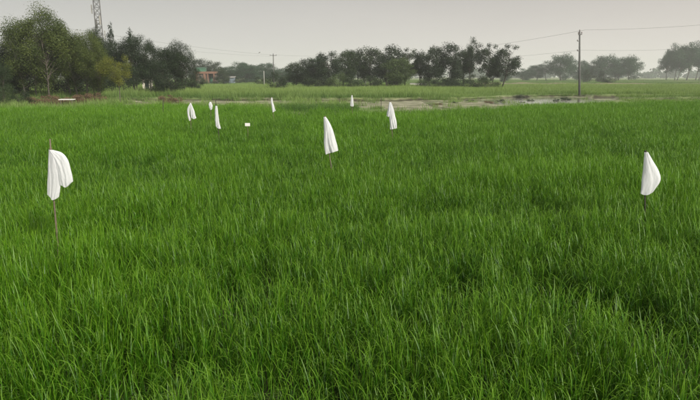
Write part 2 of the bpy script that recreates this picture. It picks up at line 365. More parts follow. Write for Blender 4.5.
def rice_set(seed, tillers=10, segs=5):
    r = np.random.default_rng(seed); V = []; Fc = []; H = []; RN = []
    def strip(q, d, side, Ln, ang, dr, wd, rnd, ns, h0, h1):
        b = len(V); st = Ln / ns; q = q.copy()
        for s in range(ns + 1):
            t = s / ns
            if s == ns: V.append(q.copy()); H.append(h1); RN.append(rnd)
            else:
                ww = wd * (1 - t ** 1.6) ** .6 * min(1, .6 + t * 2) / 2
                V.append(q - side * ww); V.append(q + side * ww); hh_ = h0 + (h1 - h0) * t; H.extend([hh_, hh_]); RN.extend([rnd, rnd])
            a_ = ang + dr * t ** 1.6; q = q + (d * math.sin(a_) + np.array([0, 0, 1]) * math.cos(a_)) * st
        for s in range(ns - 1): Fc.append([b + 2 * s, b + 2 * s + 1, b + 2 * s + 3, b + 2 * s + 2])
        Fc.append([b + 2 * ns - 2, b + 2 * ns - 1, b + 2 * ns])
    for k in range(tillers):
        a = r.uniform(0, 6.283); rr = .075 * math.sqrt(r.random()); p = np.array([math.cos(a) * rr, math.sin(a) * rr, 0.])
        sl = np.array([r.normal(0, .10), r.normal(0, .10), 1.]); hs = r.uniform(.30, .46); rt = r.random()
        strip(p, sl * np.array([1, 1, 0]) + 1e-6, np.array([1., 0, 0]), hs, .12, 0, .006, rt, 2, 0, .25)
        phi = r.uniform(0, 6.283)
        for j in range(4):
            f = (.30, .55, .8, 1.0)[j]; q = p + sl * hs * f; phi += 3.14 + r.uniform(-.7, .7)
            d = np.array([math.cos(phi), math.sin(phi), 0.]); side = np.array([-d[1], d[0], 0.]); tw = r.uniform(-.7, .7); side = side * math.cos(tw) + d * math.sin(tw) * .6
            Ln = r.uniform(.09, .215) * (1.0 if j else .8)
            strip(q, d, side, Ln, r.uniform(.10, .48), r.uniform(.1, .5) + (r.uniform(.7, 2.3) if r.random() < .6 else 0), r.uniform(.0036, .0066), min(1, max(0, rt * .5 + r.random() * .5)), segs, .3, 1)
    return np.array(V), Fc, np.array(H), np.array(RN)
# the rice: fine tufts everywhere, sized by slow variation of the stand
tm = [rice_set(100 + k) for k in range(12)]
r = np.random.default_rng(5)
X1, Y1 = jitter_grid(-13, 13, .9, 10, .088, r); X2, Y2 = jitter_grid(-40, 40, 10, 42, .128, r)
X = np.concatenate([X1, X2]); Y = np.concatenate([Y1, Y2]); S2 = np.concatenate([np.ones(X1.size), np.full(X2.size, 1.15)])
keep = (Y < rim(X)) & (np.abs(X) < Y * .86 + 1.6)
n1 = vnoise(X, Y, 1.1, 31); n2 = vnoise(X, Y, .42, 32); n3 = vnoise(X, Y, 4.5, 33); n0 = vnoise(X, Y, 2.1, 35)
keep &= ~((n2 * .6 + n1 * .4 < .34) & (r.random(X.size) < .7))
X, Y, n1, n2, n3, n0, S2 = (q[keep] for q in (X, Y, n1, n2, n3, n0, S2)); k = X.size
hh = (.62 + .26 * n1 + .30 * n2 + .20 * n0) * r.uniform(.86, 1.16, k)
rot = np.stack([r.normal(0, .10, k), r.normal(0, .10, k), r.uniform(0, 6.28, k)], 1)
scl = np.stack([S2 * r.uniform(.9, 1.15, k), S2 * r.uniform(.9, 1.15, k), hh], 1)
tint = np.clip(.10 + .5 * n3 + .55 * (n1 - .5) + .3 * (n0 - .5) + r.normal(0, .10, k) - .10 * (1 - sstep(2, 7, Y)) + .42 * sstep(7, 26, Y) + .12 * sstep(-2, 14, X), 0, 1)  # nearest tufts tinted darker in place of shaded depth and vignette
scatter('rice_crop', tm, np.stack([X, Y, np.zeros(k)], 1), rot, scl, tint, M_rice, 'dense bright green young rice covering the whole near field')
print('rice tufts', k)
# band of separate rice plot behind the dark gap at centre left, plus fringe plants on the bund
X, Y = jitter_grid(-9, 3, 28.0, 37, .22, r)
a = on_z(283, 104, .4).x / 31; b_ = on_z(349, 104, .4).x / 31
keep = (X > a * Y) & (X < b_ * Y + .6) & (Y > 31.6 + .8 * vnoise(X, X * 0, 2, 8)) & (Y < 35)
X, Y = X[keep], Y[keep]; k = X.size
scatter('rice_plot', tm[:5], np.stack([X, Y, np.zeros(k)], 1), np.stack([r.normal(0, .1, k), r.normal(0, .1, k), r.uniform(0, 6.28, k)], 1),
        np.stack([np.full(k, 1.9)] * 2 + [r.uniform(.6, .85, k)], 1), r.uniform(.1, .8, k), M_reed, 'paler rice plot behind the dark gap left of the mud flat')
# rough grass between mud flat and trees
tg = [blade_set(34, .18, .55, .02, .30, .5, .9, 200 + k, 4) for k in range(8)]
X, Y = jitter_grid(-75, 85, 33, 116, .36, r)
nn = vnoise(X, Y, 5, 41); n2 = vnoise(X, Y, 1.6, 42)
keep = (np.abs(X) < Y * .76 + 3) & (Y > rim(X) + 1.2) & ((mudmask(X, Y) < .35) | ((vnoise(X, Y, 2.2, 44) > .66) & (r.random(X.size) < .45) & (X < 23))) & (r.random(X.size) < .55 + .5 * nn) & (dryness(X, Y) < .55)
keep &= ~((Y < np.interp(X, *MUDB) - .2 + (vnoise(X, Y, 2.4, 3) - .5) * 1.7) & (X > -17) & (X < 23) & (r.random(X.size) < np.where(vnoise(X, Y, 2.2, 44) > .54, .45, .97))) & (ditch(X, Y) < .3)
smooth_plot = sstep(18, 24, X) * (1 - sstep(86, 92, Y)) * sstep(55, 60, Y)
X, Y, nn, n2, smooth_plot = (q[keep] for q in (X, Y, nn, n2, smooth_plot)); k = X.size
wetbank = sstep(8, 11, X) * (1 - sstep(21, 24, X)) * (1 - sstep(56, 64, Y))
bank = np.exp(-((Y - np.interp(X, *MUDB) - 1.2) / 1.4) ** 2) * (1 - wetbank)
hh = (.45 + .55 * n2 + .55 * nn + .35 * bank) * r.uniform(.7, 1.3, k) * (1 - .3 * smooth_plot) * (1 - .6 * wetbank) * np.where((X > 19) & (Y < 52), .35, 1); sz = r.uniform(.8, 1.4, k)
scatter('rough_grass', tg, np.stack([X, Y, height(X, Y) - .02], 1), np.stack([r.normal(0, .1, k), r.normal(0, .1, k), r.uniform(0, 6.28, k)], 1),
        np.stack([sz, sz, hh], 1), np.clip(.75 * nn + .3 * n2 - .55 * bank - .25 * smooth_plot + r.normal(0, .12, k) + .15, 0, 1), M_mid, 'rough pale green grass between the mud flat and the trees')  # tint lowered along the bank, painting its shade into the grass
print('rough', k)
tf = [blade_set(60, .10, .38, .05, .95, .5, .8, 300 + k, 3) for k in range(6)]
X, Y = jitter_grid(-240, 260, 116, 330, 1.25, r)
nn = vnoise(X, Y, 14, 51)
keep = (np.abs(X) < Y * .74 + 3) & (r.random(X.size) < .35 + .8 * nn) & (dryness(X, Y) < .5)
X, Y, nn = X[keep], Y[keep], nn[keep]; k = X.size; sz = r.uniform(.9, 1.5, k)
scatter('field_grass', tf, np.stack([X, Y, height(X, Y) - .02], 1), np.stack([np.zeros(k), np.zeros(k), r.uniform(0, 6.28, k)], 1),
        np.stack([sz, sz, r.uniform(.6, 1.2, k)], 1), np.clip(nn + r.normal(0, .12, k), 0, 1), M_far, 'short grass of the far fields')
print('far', k)

# ------------------------------------------------------------------ trees
def make_tree_meshes(key, H, W, base, nclump, nleaf, leaf, seed, airy=0.0, trunk_r=.12, lean=0, stems=1, cone=0.0, clump=.2):
    """trunk and limbs as one tapered mesh, crown as leaf faces gathered in clumps round the limb ends"""
    r = random.Random(seed); g = np.random.default_rng(seed)
    mb = MB(); cl = []
    cz = H * (1 + base) / 2; hz = H * (1 - base) / 2
    roots = [(r.uniform(-.1, .1) * W * (stems > 1) * 1.4, r.uniform(-.1, .1) * W) for _ in range(stems)]
    tops = []
    for sx, sy in roots:
        top = Vector((sx * 3 + lean * H, sy * 2, H * (.72 if not airy else .82)))
        pts = []; n = 7
        bx, by = r.uniform(-.05, .05) * H, r.uniform(-.05, .05) * H
        for i in range(n):
            t = i / (n - 1); k = math.sin(t * math.pi)
            pts.append(Vector((sx + (top.x - sx) * t ** 1.3 + bx * k, sy + (top.y - sy) * t + by * k, top.z * t)))
        mb.tube(pts, [trunk_r * (1.25 if i == 0 else 1) * (1 - .8 * i / (n - 1)) / math.sqrt(stems) for i in range(n)], 7)
        tops.append(pts)
    for i in range(nclump):
        while True:
            p = Vector((r.uniform(-1, 1), r.uniform(-1, 1), r.uniform(-1, 1)))
            if .30 < p.length < 1: break
        u = p.z; s = (1 - cone * (u + 1) / 2)
        q = Vector((p.x * W / 2 * s + lean * H * (.6 + .4 * u), p.y * W / 2 * s, cz + u * hz * .92))
        q *= r.uniform(.93, 1.05)
        rad = clump * (W + H * (1 - base)) / 2 * r.uniform(.6, 1.35)
        cl.append((q, rad))
        pts = r.choice(tops); zt = min(q.z * r.uniform(.55, .8), H * .7)
        k = zt / pts[-1].z * (len(pts) - 1); k0 = max(0, min(int(k), len(pts) - 2)); st = pts[k0].lerp(pts[k0 + 1], max(0, min(1, k - k0)))
        mid = st.lerp(q, .5) + Vector((r.uniform(-.1, .1), r.uniform(-.1, .1), r.uniform(0, .12))) * W * .5
        rr = trunk_r * r.uniform(.22, .4) * (1 - .5 * k / len(pts))
        mb.tube([st, mid, q + Vector((0, 0, rad * .3))], [rr, rr * .65, rr * .15], 5, False)
    per = np.array([c[1] ** 2 for c in cl]); per = per / per.sum()
    ci = g.choice(len(cl), nleaf, p=per)
    C = np.array([list(c[0]) for c in cl])[ci]; RD = np.array([c[1] for c in cl])[ci]
    d = g.normal(size=(nleaf, 3)); d /= np.linalg.norm(d, axis=1)[:, None]
    rad = g.random(nleaf) ** (.45) * (1 + .13 * g.normal(size=nleaf))
    P = C + d * (RD * rad)[:, None] * np.array([1.0, 1.0, .95])
    nrm = d * .7 + g.normal(size=(nleaf, 3)) * .55 + np.array([0, 0, .35]); nrm /= np.linalg.norm(nrm, axis=1)[:, None]
    a = np.cross(nrm, g.normal(size=(nleaf, 3))); a /= np.linalg.norm(a, axis=1)[:, None]; b = np.cross(nrm, a)
    sz = leaf * g.uniform(.55, 1.3, nleaf); l = sz[:, None] * a * .5; wv = sz[:, None] * b * .27
    Vv = np.stack([P - l, P + wv - nrm * sz[:, None] * .08, P + l - nrm * sz[:, None] * .15, P - wv - nrm * sz[:, None] * .08], 1).reshape(-1, 3)
    f = np.arange(nleaf * 4).reshape(-1, 4)
    cr = np.random.default_rng(seed + 9).random(len(cl))[ci]
    rnd = np.clip(g.random(nleaf) * .55 + cr * .5 - .03, 0, 1)
    return mb.mesh(key + '_trunk', True), np_mesh(key + '_crown', Vv, f, {'rnd': ('FLOAT', np.repeat(rnd, 4))}), H, W
TK = {}
def kind(key, *a, **k): TK[key] = make_tree_meshes(key, *a, **k)
#        key          H    W   base clumps leaves leaf seed
kind('broadA', 8.0, 5.0, 0.14, 66, 38000, .118, 1, trunk_r=.14, stems=2, clump=0.15)
kind('broadB', 8.0, 5.4, 0.18, 60, 38000, .118, 2, trunk_r=.13, clump=0.15)
kind('broadC', 8.0, 4.6, 0.16, 64, 38000, .118, 3, trunk_r=.12, stems=3, clump=0.15)
kind('tallA', 8.0, 4.4, 0.14, 44, 13000, 0.2, 4, trunk_r=.12, clump=0.16)
kind('tallB', 8.0, 5.0, 0.06, 50, 14000, 0.2, 5, trunk_r=.14, stems=2, clump=0.15)
kind('tallC', 8.0, 3.6, 0.18, 38, 10000, 0.19, 6, trunk_r=.10, clump=0.16)
kind('airyA', 8.0, 3.6, 0.24, 34, 9000, 0.17, 7, airy=1, trunk_r=.10, lean=.09, clump=0.15)
kind('airyB', 8.0, 4.2, 0.3, 32, 8000, 0.17, 8, airy=1, trunk_r=.10, lean=-.05, clump=0.15)
kind('sparse', 8.0, 2.2, .30, 46, 2600, .14, 9, airy=1, trunk_r=.07, clump=.08, cone=.7)
kind('umbrella', 8.0, 6.0, 0.06, 60, 12000, 0.24, 10, trunk_r=.16, clump=0.15)
kind('umbrellaB', 8.0, 5.2, 0.08, 50, 11000, 0.24, 11, trunk_r=.15, stems=2, clump=0.16)
kind('farcrown', 8.0, 5.6, .22, 54, 12000, .24, 34, trunk_r=.14, stems=2, clump=.15)
kind('farcrownB', 8.0, 5.0, .26, 48, 11000, .24, 35, trunk_r=.13, stems=1, clump=.16)
kind('under', 8.0, 6.0, -.02, 50, 13000, .18, 24, trunk_r=.12, stems=3, clump=.16)
kind('parasol', 8.0, 5.6, .42, 34, 12000, .15, 25, trunk_r=.10, lean=-.05, clump=.15)
kind('shrubA', 3.0, 3.4, -.02, 26, 5500, .13, 12, trunk_r=.05, stems=3, clump=.2)
kind('shrubB', 3.0, 3.0, .0, 22, 5000, .13, 13, trunk_r=.05, stems=3, clump=.2)
kind('loose', 8.0, 5.6, .10, 60, 9000, .17, 14, trunk_r=.1, stems=3, clump=.11)
MESHMAT = {}
def with_mat(me, mat):
    k = (me.name, mat.name)
    if k not in MESHMAT:
        c = me.copy() if me.materials else me
        if me.materials: c.materials.clear()
        c.materials.append(mat); MESHMAT[k] = c
    return MESHMAT[k]
def tree(key, px, top, base, wpx, dist, leafm, barkm, label, name='tree', cat='tree', group=None, rz=None, crown='crown', z0=None):
    tme, cme, H, W = TK[key]
    T = on_y(px, top, dist); B = on_y(px, base, dist)
    z = float(height(B.x, dist)) - .05 if z0 is None else z0
    h = T.z - z; wm_ = wpx / F * dist
    o = empty(name, (B.x, dist, z), (random.Random(int(px * 10) + int(dist)).uniform(0, 6.28) if not key.startswith('airy') else random.Random(int(px)).uniform(-.5, .5)) if rz is None else rz)
    o.scale = (wm_ / W, wm_ / W, h / H)
    tag(o, label, cat, group)
    link_mesh('trunk', with_mat(tme, barkm), None, o); link_mesh(crown, with_mat(cme, leafm), None, o)
    return o
GL = 'trees of the grove at the left edge of the field'; GD = 'dark trees between the yellow tree and the house'
GM = 'trees of the middle grove beyond the grass'; GF = 'hazy far trees behind the pole'; GH = 'trees round the house'; GR = 'tall far trees at the right edge'
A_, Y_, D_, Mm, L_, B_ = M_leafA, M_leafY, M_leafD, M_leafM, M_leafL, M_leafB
T = [
 ('broadB', -22, 48, 104, 50, 44, D_, M_bark, 'dark tree cut off by the left edge of the photo', GL),
 ('broadA', 2, 62, 104, 26, 41, Mm, M_bark, 'low green tree at the very left edge, in front of the taller ones', GL),
 ('broadC', 14, 42, 104, 40, 46, D_, M_barkdark, 'dark tree whose crown makes the lower left shoulder of the grove', GL),
 ('broadA', 33, 14, 103, 44, 45, A_, M_barkpale, 'tallest tree of the left grove, on its left, with a pointed tuft on top', GL),
 ('broadC', 52, 10, 103, 44, 44, A_, M_bark, 'tall olive tree of the left grove whose trunk stands at the bench', GL),
 ('broadB', 68, 23, 103, 42, 47, A_, M_barkpale, 'olive tree of the left grove right of its highest crown', GL),
 ('broadA', 84, 28, 102, 40, 46, A_, M_barkpale, 'tree at the left grove just left of the lattice tower', GL),
 ('broadC', 97, 36, 102, 28, 44, A_, M_bark, 'yellowish olive tree below the lattice tower', GL),
 ('broadB', 100, 30, 101, 26, 54, D_, M_barkdark, 'dark tree behind the foot of the lattice tower', GL),
 ('parasol', 118, 53, 101, 32, 43, Y_, M_bark, 'small tree with a yellow green crown on a thin leaning trunk', GL),
 ('broadC', 112, 40, 100, 30, 56, D_, M_barkdark, 'dark tree behind the small yellow green tree', GD),
 ('sparse', 117, 14, 100, 13, 58, D_, M_barkdark, 'very thin bare topped tree rising left of the dark crowns', GD),
 ('sparse', 136, 21, 100, 16, 60, D_, M_barkdark, 'thin bare topped tree rising behind the highest dark crown', GD),
 ('broadA', 137, 33, 98, 36, 55, D_, M_barkdark, 'highest dark tree right of the yellow green tree', GD),
 ('broadB', 153, 42, 98, 32, 56, D_, M_barkpale, 'dark tree with pale trunks right of the highest dark one', GD),
 ('tallB', 168, 46, 97, 30, 58, D_, M_barkdark, 'dark tree left of the last round crown of the dark row', GD),
 ('broadC', 181, 43, 97, 28, 57, D_, M_barkdark, 'last dark tree of the row, left of the house', GD),
 ('loose', 128, 62, 100, 26, 52, D_, M_barkdark, 'low dark tree filling the gap under the highest dark crown', GD),
 ('loose', 172, 74, 97, 26, 51, D_, M_bark, 'low grey green tree with sprawling twigs at the field edge', GD),
 ('under', 24, 60, 104, 44, 50, D_, M_barkdark, 'dark understorey tree behind the left grove trunks', GL),
 ('under', 62, 58, 103, 50, 53, D_, M_barkdark, 'dark understorey tree behind the white bench', GL),
 ('under', 92, 60, 102, 44, 52, D_, M_barkdark, 'dark understorey tree behind the brown brush', GL),
 ('under', 160, 60, 98, 26, 53, D_, M_barkdark, 'low dark tree screening the narrow cream hut', GD),
 ('under', 196, 68, 92, 16, 66, D_, M_barkdark, 'low dark tree just left of the orange house', GD),
 ('tallB', 199, 58, 84, 24, 172, D_, M_barkdark, 'dark flat crowned tree behind the left side of the house', GH),
 ('tallB', 213, 60, 84, 20, 180, Mm, M_barkdark, 'tree behind the right side of the house', GH),
 ('tallA', 223, 70, 84, 14, 150, Mm, M_bark, 'small green tree right of the house', GH),
 ('tallB', 230, 66, 83, 22, 190, B_, M_bark, 'bluish tree second right of the house', GH),
 ('tallA', 241, 62, 83, 22, 195, B_, M_bark, 'bluish tree with the highest crown between house and crossarm pole', GH),
 ('tallB', 253, 64, 83, 24, 200, B_, M_bark, 'bluish tree left of the thin pale post', GH),
 ('tallB', 247, 65, 83, 24, 185, B_, M_bark, 'low bluish tree filling the gap left of the thin pale post', GH),
 ('tallB', 288, 69, 84, 20, 170, B_, M_bark, 'low bluish tree between the crossarm pole and the middle grove', GH),
 ('tallA', 266, 63, 83, 22, 205, B_, M_bark, 'bluish tree behind the crossarm pole', GH),
 ('tallB', 278, 68, 83, 20, 190, B_, M_bark, 'bluish tree right behind the crossarm pole, above the round bush', GH),
 ('tallA', 296, 62, 90, 20, 90, Mm, M_bark, 'first low tree right of the round dark bush', GM),
 ('tallB', 310, 57, 89, 24, 88, D_, M_barkdark, 'second dark tree right of the round dark bush', GM),
 ('tallC', 318, 54, 89, 20, 100, B_, M_bark, 'tree rising behind the second dark tree of the middle grove', GM),
 ('tallB', 328, 50, 89, 26, 86, D_, M_barkdark, 'round headed dark tree on the left shoulder of the middle grove', GM),
 ('tallA', 346, 50, 89, 24, 92, Mm, M_barkdark, 'tree between the round headed one and the pale pole', GM),
 ('tallC', 357, 46, 89, 22, 95, D_, M_barkdark, 'tall tree just left of the pale pole in the middle grove', GM),
 ('tallA', 371, 47, 89, 26, 94, Mm, M_barkdark, 'tall tree just right of the pale pole in the middle grove', GM),
 ('tallB', 390, 44, 89, 32, 88, D_, M_barkdark, 'broadest dark tree of the middle grove', GM),
 ('airyA', 405, 47, 88, 22, 92, Mm, M_barkdark, 'open crowned tree just left of the gap in the middle grove', GM),
 ('tallC', 419, 48, 88, 16, 90, D_, M_barkdark, 'narrow tree right of the gap in the middle grove', GM),
 ('tallA', 432, 46, 88, 24, 86, D_, M_barkdark, 'second dark tree right of the gap in the middle grove', GM),
 ('tallB', 450, 41, 88, 26, 86, D_, M_barkdark, 'tall full tree left of the highest one in the middle grove', GM),
 ('tallC', 463, 46, 88, 20, 90, Mm, M_barkdark, 'tree pressed against the highest one in the middle grove', GM),
 ('airyB', 472, 37.5, 88, 19, 86, D_, M_barkdark, 'highest tree of the middle grove', GM),
 ('airyA', 484, 42, 88, 20, 86, D_, M_barkdark, 'open tree just right of the highest in the middle grove', GM),
 ('airyA', 501, 43, 88, 27, 86, D_, M_barkdark, 'separate open crowned tree at the right end of the middle grove', GM),
 ('tallC', 493, 56, 88, 14, 88, D_, M_barkdark, 'lower tree left of the last open crowned one', GM),
 ('tallA', 398, 58, 90, 28, 82, L_, M_bark, 'lighter green tree in front of the broadest dark one', GM),
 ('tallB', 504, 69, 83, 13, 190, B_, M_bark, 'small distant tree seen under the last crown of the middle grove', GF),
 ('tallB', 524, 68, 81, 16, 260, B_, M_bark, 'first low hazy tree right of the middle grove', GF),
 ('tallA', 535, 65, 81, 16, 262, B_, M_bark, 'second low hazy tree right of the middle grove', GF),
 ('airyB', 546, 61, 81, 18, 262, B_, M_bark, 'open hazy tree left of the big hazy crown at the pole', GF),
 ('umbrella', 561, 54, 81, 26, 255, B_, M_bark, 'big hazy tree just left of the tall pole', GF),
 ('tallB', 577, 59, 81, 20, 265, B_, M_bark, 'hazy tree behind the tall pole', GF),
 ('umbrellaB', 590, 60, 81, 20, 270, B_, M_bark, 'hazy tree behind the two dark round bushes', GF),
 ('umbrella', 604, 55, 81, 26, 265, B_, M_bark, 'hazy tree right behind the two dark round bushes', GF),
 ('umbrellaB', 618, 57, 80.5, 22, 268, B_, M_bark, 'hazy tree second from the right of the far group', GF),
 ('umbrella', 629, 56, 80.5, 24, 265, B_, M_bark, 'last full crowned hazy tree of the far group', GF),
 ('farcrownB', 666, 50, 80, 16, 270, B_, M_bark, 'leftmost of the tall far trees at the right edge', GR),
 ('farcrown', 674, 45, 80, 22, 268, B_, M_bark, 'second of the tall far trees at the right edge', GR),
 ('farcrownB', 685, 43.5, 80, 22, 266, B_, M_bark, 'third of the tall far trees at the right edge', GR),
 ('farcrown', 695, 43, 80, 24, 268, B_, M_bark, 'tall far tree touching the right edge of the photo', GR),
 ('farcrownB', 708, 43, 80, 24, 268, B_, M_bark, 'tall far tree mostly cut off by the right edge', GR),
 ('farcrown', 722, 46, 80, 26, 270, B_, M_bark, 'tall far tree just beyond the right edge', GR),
]
for key, px, top, base, wpx, d, lm, bm, lab, grp in T:
    tree(key, px, top, base, wpx, d, lm, bm, lab, group=grp)
S = [
 ('shrubA', 277.5, 70.5, 92, 19, 74, D_, 'round dark bush standing alone at the left end of the middle grove', None),
 ('shrubB', 262, 76, 88, 14, 110, Mm, 'low bush at the foot of the thin pale post', None),
 ('shrubA', 336, 72, 90, 20, 80, L_, 'light green bush below the round headed dark tree', None),
 ('shrubB', 352, 74, 90, 18, 80, Mm, 'bush left of the pale pole foot', None),
 ('shrubB', 318, 76, 90, 22, 82, D_, 'dark bush below the left shoulder of the middle grove', None),
 ('shrubA', 371, 75, 90, 22, 82, Mm, 'bush right of the pale pole foot', None),
 ('shrubB', 441, 78, 89, 18, 82, D_, 'dark low bush at the foot of the full tree', None),
 ('shrubA', 424, 77, 89, 16, 82, Mm, 'low bush under the gap in the middle grove', None),
 ('shrubB', 478, 73, 89, 24, 81, Mm, 'leafy bush at the foot of the highest tree', None),
 ('shrubA', 460, 76, 89, 22, 82, D_, 'dark bush left of the highest tree foot', None),
 ('shrubA', 586, 68.5, 81, 12, 190, D_, 'left of the two dark round bushes right of the tall pole', 'dark round bushes near the tall pole'),
 ('shrubB', 599, 69.5, 80.5, 10, 195, D_, 'right of the two dark round bushes right of the tall pole', 'dark round bushes near the tall pole'),
 ('shrubA', 607.5, 77, 83, 14, 150, D_, 'low wide bush in the field below the far trees', None),
 ('shrubA', 4, 84, 104, 18, 38, Mm, 'green bush at the left edge in front of the grove', None),
 ('shrubB', 22, 88, 104, 18, 39, D_, 'dark bush under the left grove beside the brown brush', None),
 ('shrubA', 205, 79, 86, 8, 140, L_, 'light green bush growing in front of the orange house', None),
 ('shrubB', 217, 79, 85, 8, 142, Mm, 'bush at the right corner of the orange house', None),
 ('shrubA', 201, 77.5, 85.5, 9, 138, Mm, 'green bush covering the left window of the orange house', None),
 ('shrubB', 225, 77, 85, 10, 145, Mm, 'bush covering the left side of the pale blue hut', None),
 ('shrubB', 240, 78, 84.5, 12, 160, D_, 'dark bush right of the pale blue hut', None),
 ('shrubA', 188, 80, 92, 14, 70, Mm, 'bush at the right foot of the dark tree row', None),
 ('shrubB', 490, 80, 90, 20, 79, L_, 'pale reedy bush in front of the right end of the middle grove', None),
 ('shrubA', 520, 94, 96.5, 16, 55.5, D_, 'low dark bush on the bank behind the water', None),
]
for key, px, top, base, wpx, d, lm, lab, grp in S:
    tree(key, px, top, base, wpx, d, lm, M_bark, lab, name='shrub', cat='bush', group=grp, crown='foliage')
for px, top, wpx, d, lab in ((40, 95, 24, 39.8, 'dry red brown brush left of the white bench'), (55, 94, 20, 39.4, 'dry red brown brush just left of the bench under the pale trunk'), (83, 93.5, 20, 40.4, 'dry red brown brush right of the bench'), (97, 91.5, 20, 41, 'tallest dry brown brush at the right end of the brush row'), (70, 95.5, 20, 40.6, 'low dry brush behind the white bench'),
                         (166, 94, 16, 41.5, 'brown brush heap on the bund below the dark trees'), (177, 96.5, 12, 42, 'lower brown brush heap at the start of the pale path')):
    tree('shrubB', px, top, 104, wpx, d, M_dry, M_barkdark, lab, name='dry_shrub', cat='bush', crown='foliage', group='dry brown brush along the field edge')

for px, top, base, wpx, d, lab in ((437.5, 102.7, 105.4, 10, 41.5, 'widest weed clump on the bare mud, brown, left of the water'), (489, 100.6, 103, 9, 45, 'brown weed clump at the left tip of the bright water'), (430, 105, 107, 7, 39.5, "small dark weed at the front rim of the mud, just left of the widest clump"), (501, 99, 100.6, 8, 48, "dark weed clump on the back side of the bright water near its left end"), 
                         (531, 99.0, 100, 7, 49, "small dark weed in the middle of the bright water"), (556, 98.4, 100.4, 6, 48.5, "small dark weed in the water, nearest on the left to the tall pole's own clump"), (566, 97, 99, 10, 51, "dark weed clump in the water just left of the tall pole foot"), (522, 101.4, 102.2, 6, 45.5, "small dark weed standing in the front part of the water"), (470, 99.6, 101.2, 9, 47.5, "flat dark weed clump at the back edge of the mud left of the water"), (455, 101.5, 103, 6, 44.5, "small dark weed in the middle of the mud right of the widest clump")):
    tree('shrubB', px, top, base, wpx, d, M_dry if px in (437.5, 489) else D_, M_barkdark, lab or 'small dark weed clump standing in the wet mud', name='weed_clump', cat='weeds', crown='foliage', group='weed clumps on the wet mud flat')
# misty tree line on the horizon: one mass nobody could count
g = np.random.default_rng(77); n = 26000
cx = np.linspace(-620, 620, 190) + g.uniform(-4, 4, 190); ch = g.uniform(6, 13, 190) * (.7 + .6 * vnoise(cx, cx * 0, 60, 5)); cw = g.uniform(6, 12, 190); cy = 640 + g.uniform(-25, 25, 190)
ci = g.integers(0, 190, n); d = g.normal(size=(n, 3)); d /= np.linalg.norm(d, axis=1)[:, None]; rr = g.random(n) ** .5
P = np.stack([cx[ci] + d[:, 0] * cw[ci] * rr, cy[ci] + d[:, 1] * cw[ci] * rr, ch[ci] * .5 + d[:, 2] * ch[ci] * .52 * rr], 1)
a = g.normal(size=(n, 3)); a /= np.linalg.norm(a, axis=1)[:, None]; b = np.cross(a, g.normal(size=(n, 3))); b /= np.linalg.norm(b, axis=1)[:, None]
Vv = np.stack([P - a * 1.5, P + b * 1.1, P + a * 1.5, P - b * 1.1], 1).reshape(-1, 3)
o = link_mesh('distant_woods', np_mesh('distant_woods', Vv, np.arange(n * 4).reshape(-1, 4), {'rnd': ('FLOAT', np.repeat(g.random(n), 4))}), M_leafB)
tag(o, 'pale misty line of woods along the whole horizon', 'woods', kind='stuff')

# ------------------------------------------------------------------ buildings
M_orange = plain('orange_plaster', (.20, .105, .07), .85, .15, 2); M_pink = plain('pinkish_plaster', (.19, .15, .13), .9, .12, 2)
M_brick = plain('red_brick', (.17, .075, .055), .9, .2, 8); M_glass = plain('dark_glass', (.03, .035, .04), .2, .1, 2, 0); M_green = plain('green_sheet', (.06, .17, .10), .6, .2, 3)
M_blue = plain('pale_blue_wall', (.15, .19, .225), .85, .1, 2); M_thatch = plain('thatch', (.20, .17, .12), .95, .3, 6); M_cream = plain('cream_wall', (.62, .58, .48), .9, .12, 2)
D = 152.0
def H_(px, py, y=D): return on_y(px, py, y)
a = H_(196.2, 85); b = H_(215, 85); x0, x1 = a.x, b.x; top = H_(200, 73.7).z; roof_t = H_(200, 71.6).z; W_ = x1 - x0; gz = 0
house = tag(empty('house', ((x0 + x1) / 2, D, gz)), 'small flat roofed orange and pink house with a green roof shed among trees', 'house')
hw = W_ / 2
dp = 4.6
MB().box((-hw * .33, dp / 2, top / 2), (W_ * .62, dp, top)).build('wall', M_pink, house)
MB().box((hw * .66, dp / 2 + .9, top / 2), (W_ * .34, dp - 1.8, top)).build('wall', M_pink, house)
MB().box((0, dp / 2 - .1, (top + roof_t) / 2 + .01), (W_ + .5, dp + .7, roof_t - top)).build('roof', M_orange, house)
for px, wd, m in ((197, .34, M_brick), (205, .55, M_orange), (208.2, .3, M_orange), (214.4, .3, M_orange)):
    MB().box((H_(px, 80).x - (x0 + x1) / 2, -.2, top / 2), (wd, .38, top)).build('pillar', m, house)
for px in (200.6, 211.5):
    x = H_(px, 78).x - (x0 + x1) / 2; yy = -.01 if px < 205 else 1.79
    wf = MB().box((x, yy - .02, top * .66), (.72, .06, .86)).build('window', M_brick, house)
    MB().box((x, yy - .055, top * .66), (.6, .02, .74)).build('pane', M_glass, wf)
dr = MB().box((H_(209.6, 80).x - (x0 + x1) / 2, 1.76, .95), (.75, .06, 1.9)).build('door', M_green, house)
shed = tag(empty('roof_shed', (H_(200, 71).x, D + 1.6, roof_t)), 'small green shed standing on the flat roof of the orange house', 'shed')
hs_ = H_(200, 68).z - roof_t
MB().box((0, 0, hs_ / 2 + .01), (2.2, 2, hs_)).build('wall', M_green, shed)
MB().box((0, 0, hs_ + .05), (2.5, 2.3, .08), rot=Matrix.Rotation(.06, 3, 'X')).build('roof', M_green, shed)
tag(MB().tube([(H_(205, 71).x, D + 1, roof_t), (H_(205, 71).x, D + 1, H_(205, 67.8).z)], .04).build('roof_mast', M_steel), 'thin mast standing on the flat roof of the orange house', 'mast')
D2 = 162.; p = on_y(229, 82, D2); hut = tag(empty('hut', (p.x, D2, 0)), 'low pale blue hut right of the orange house, half hidden by trees', 'hut')
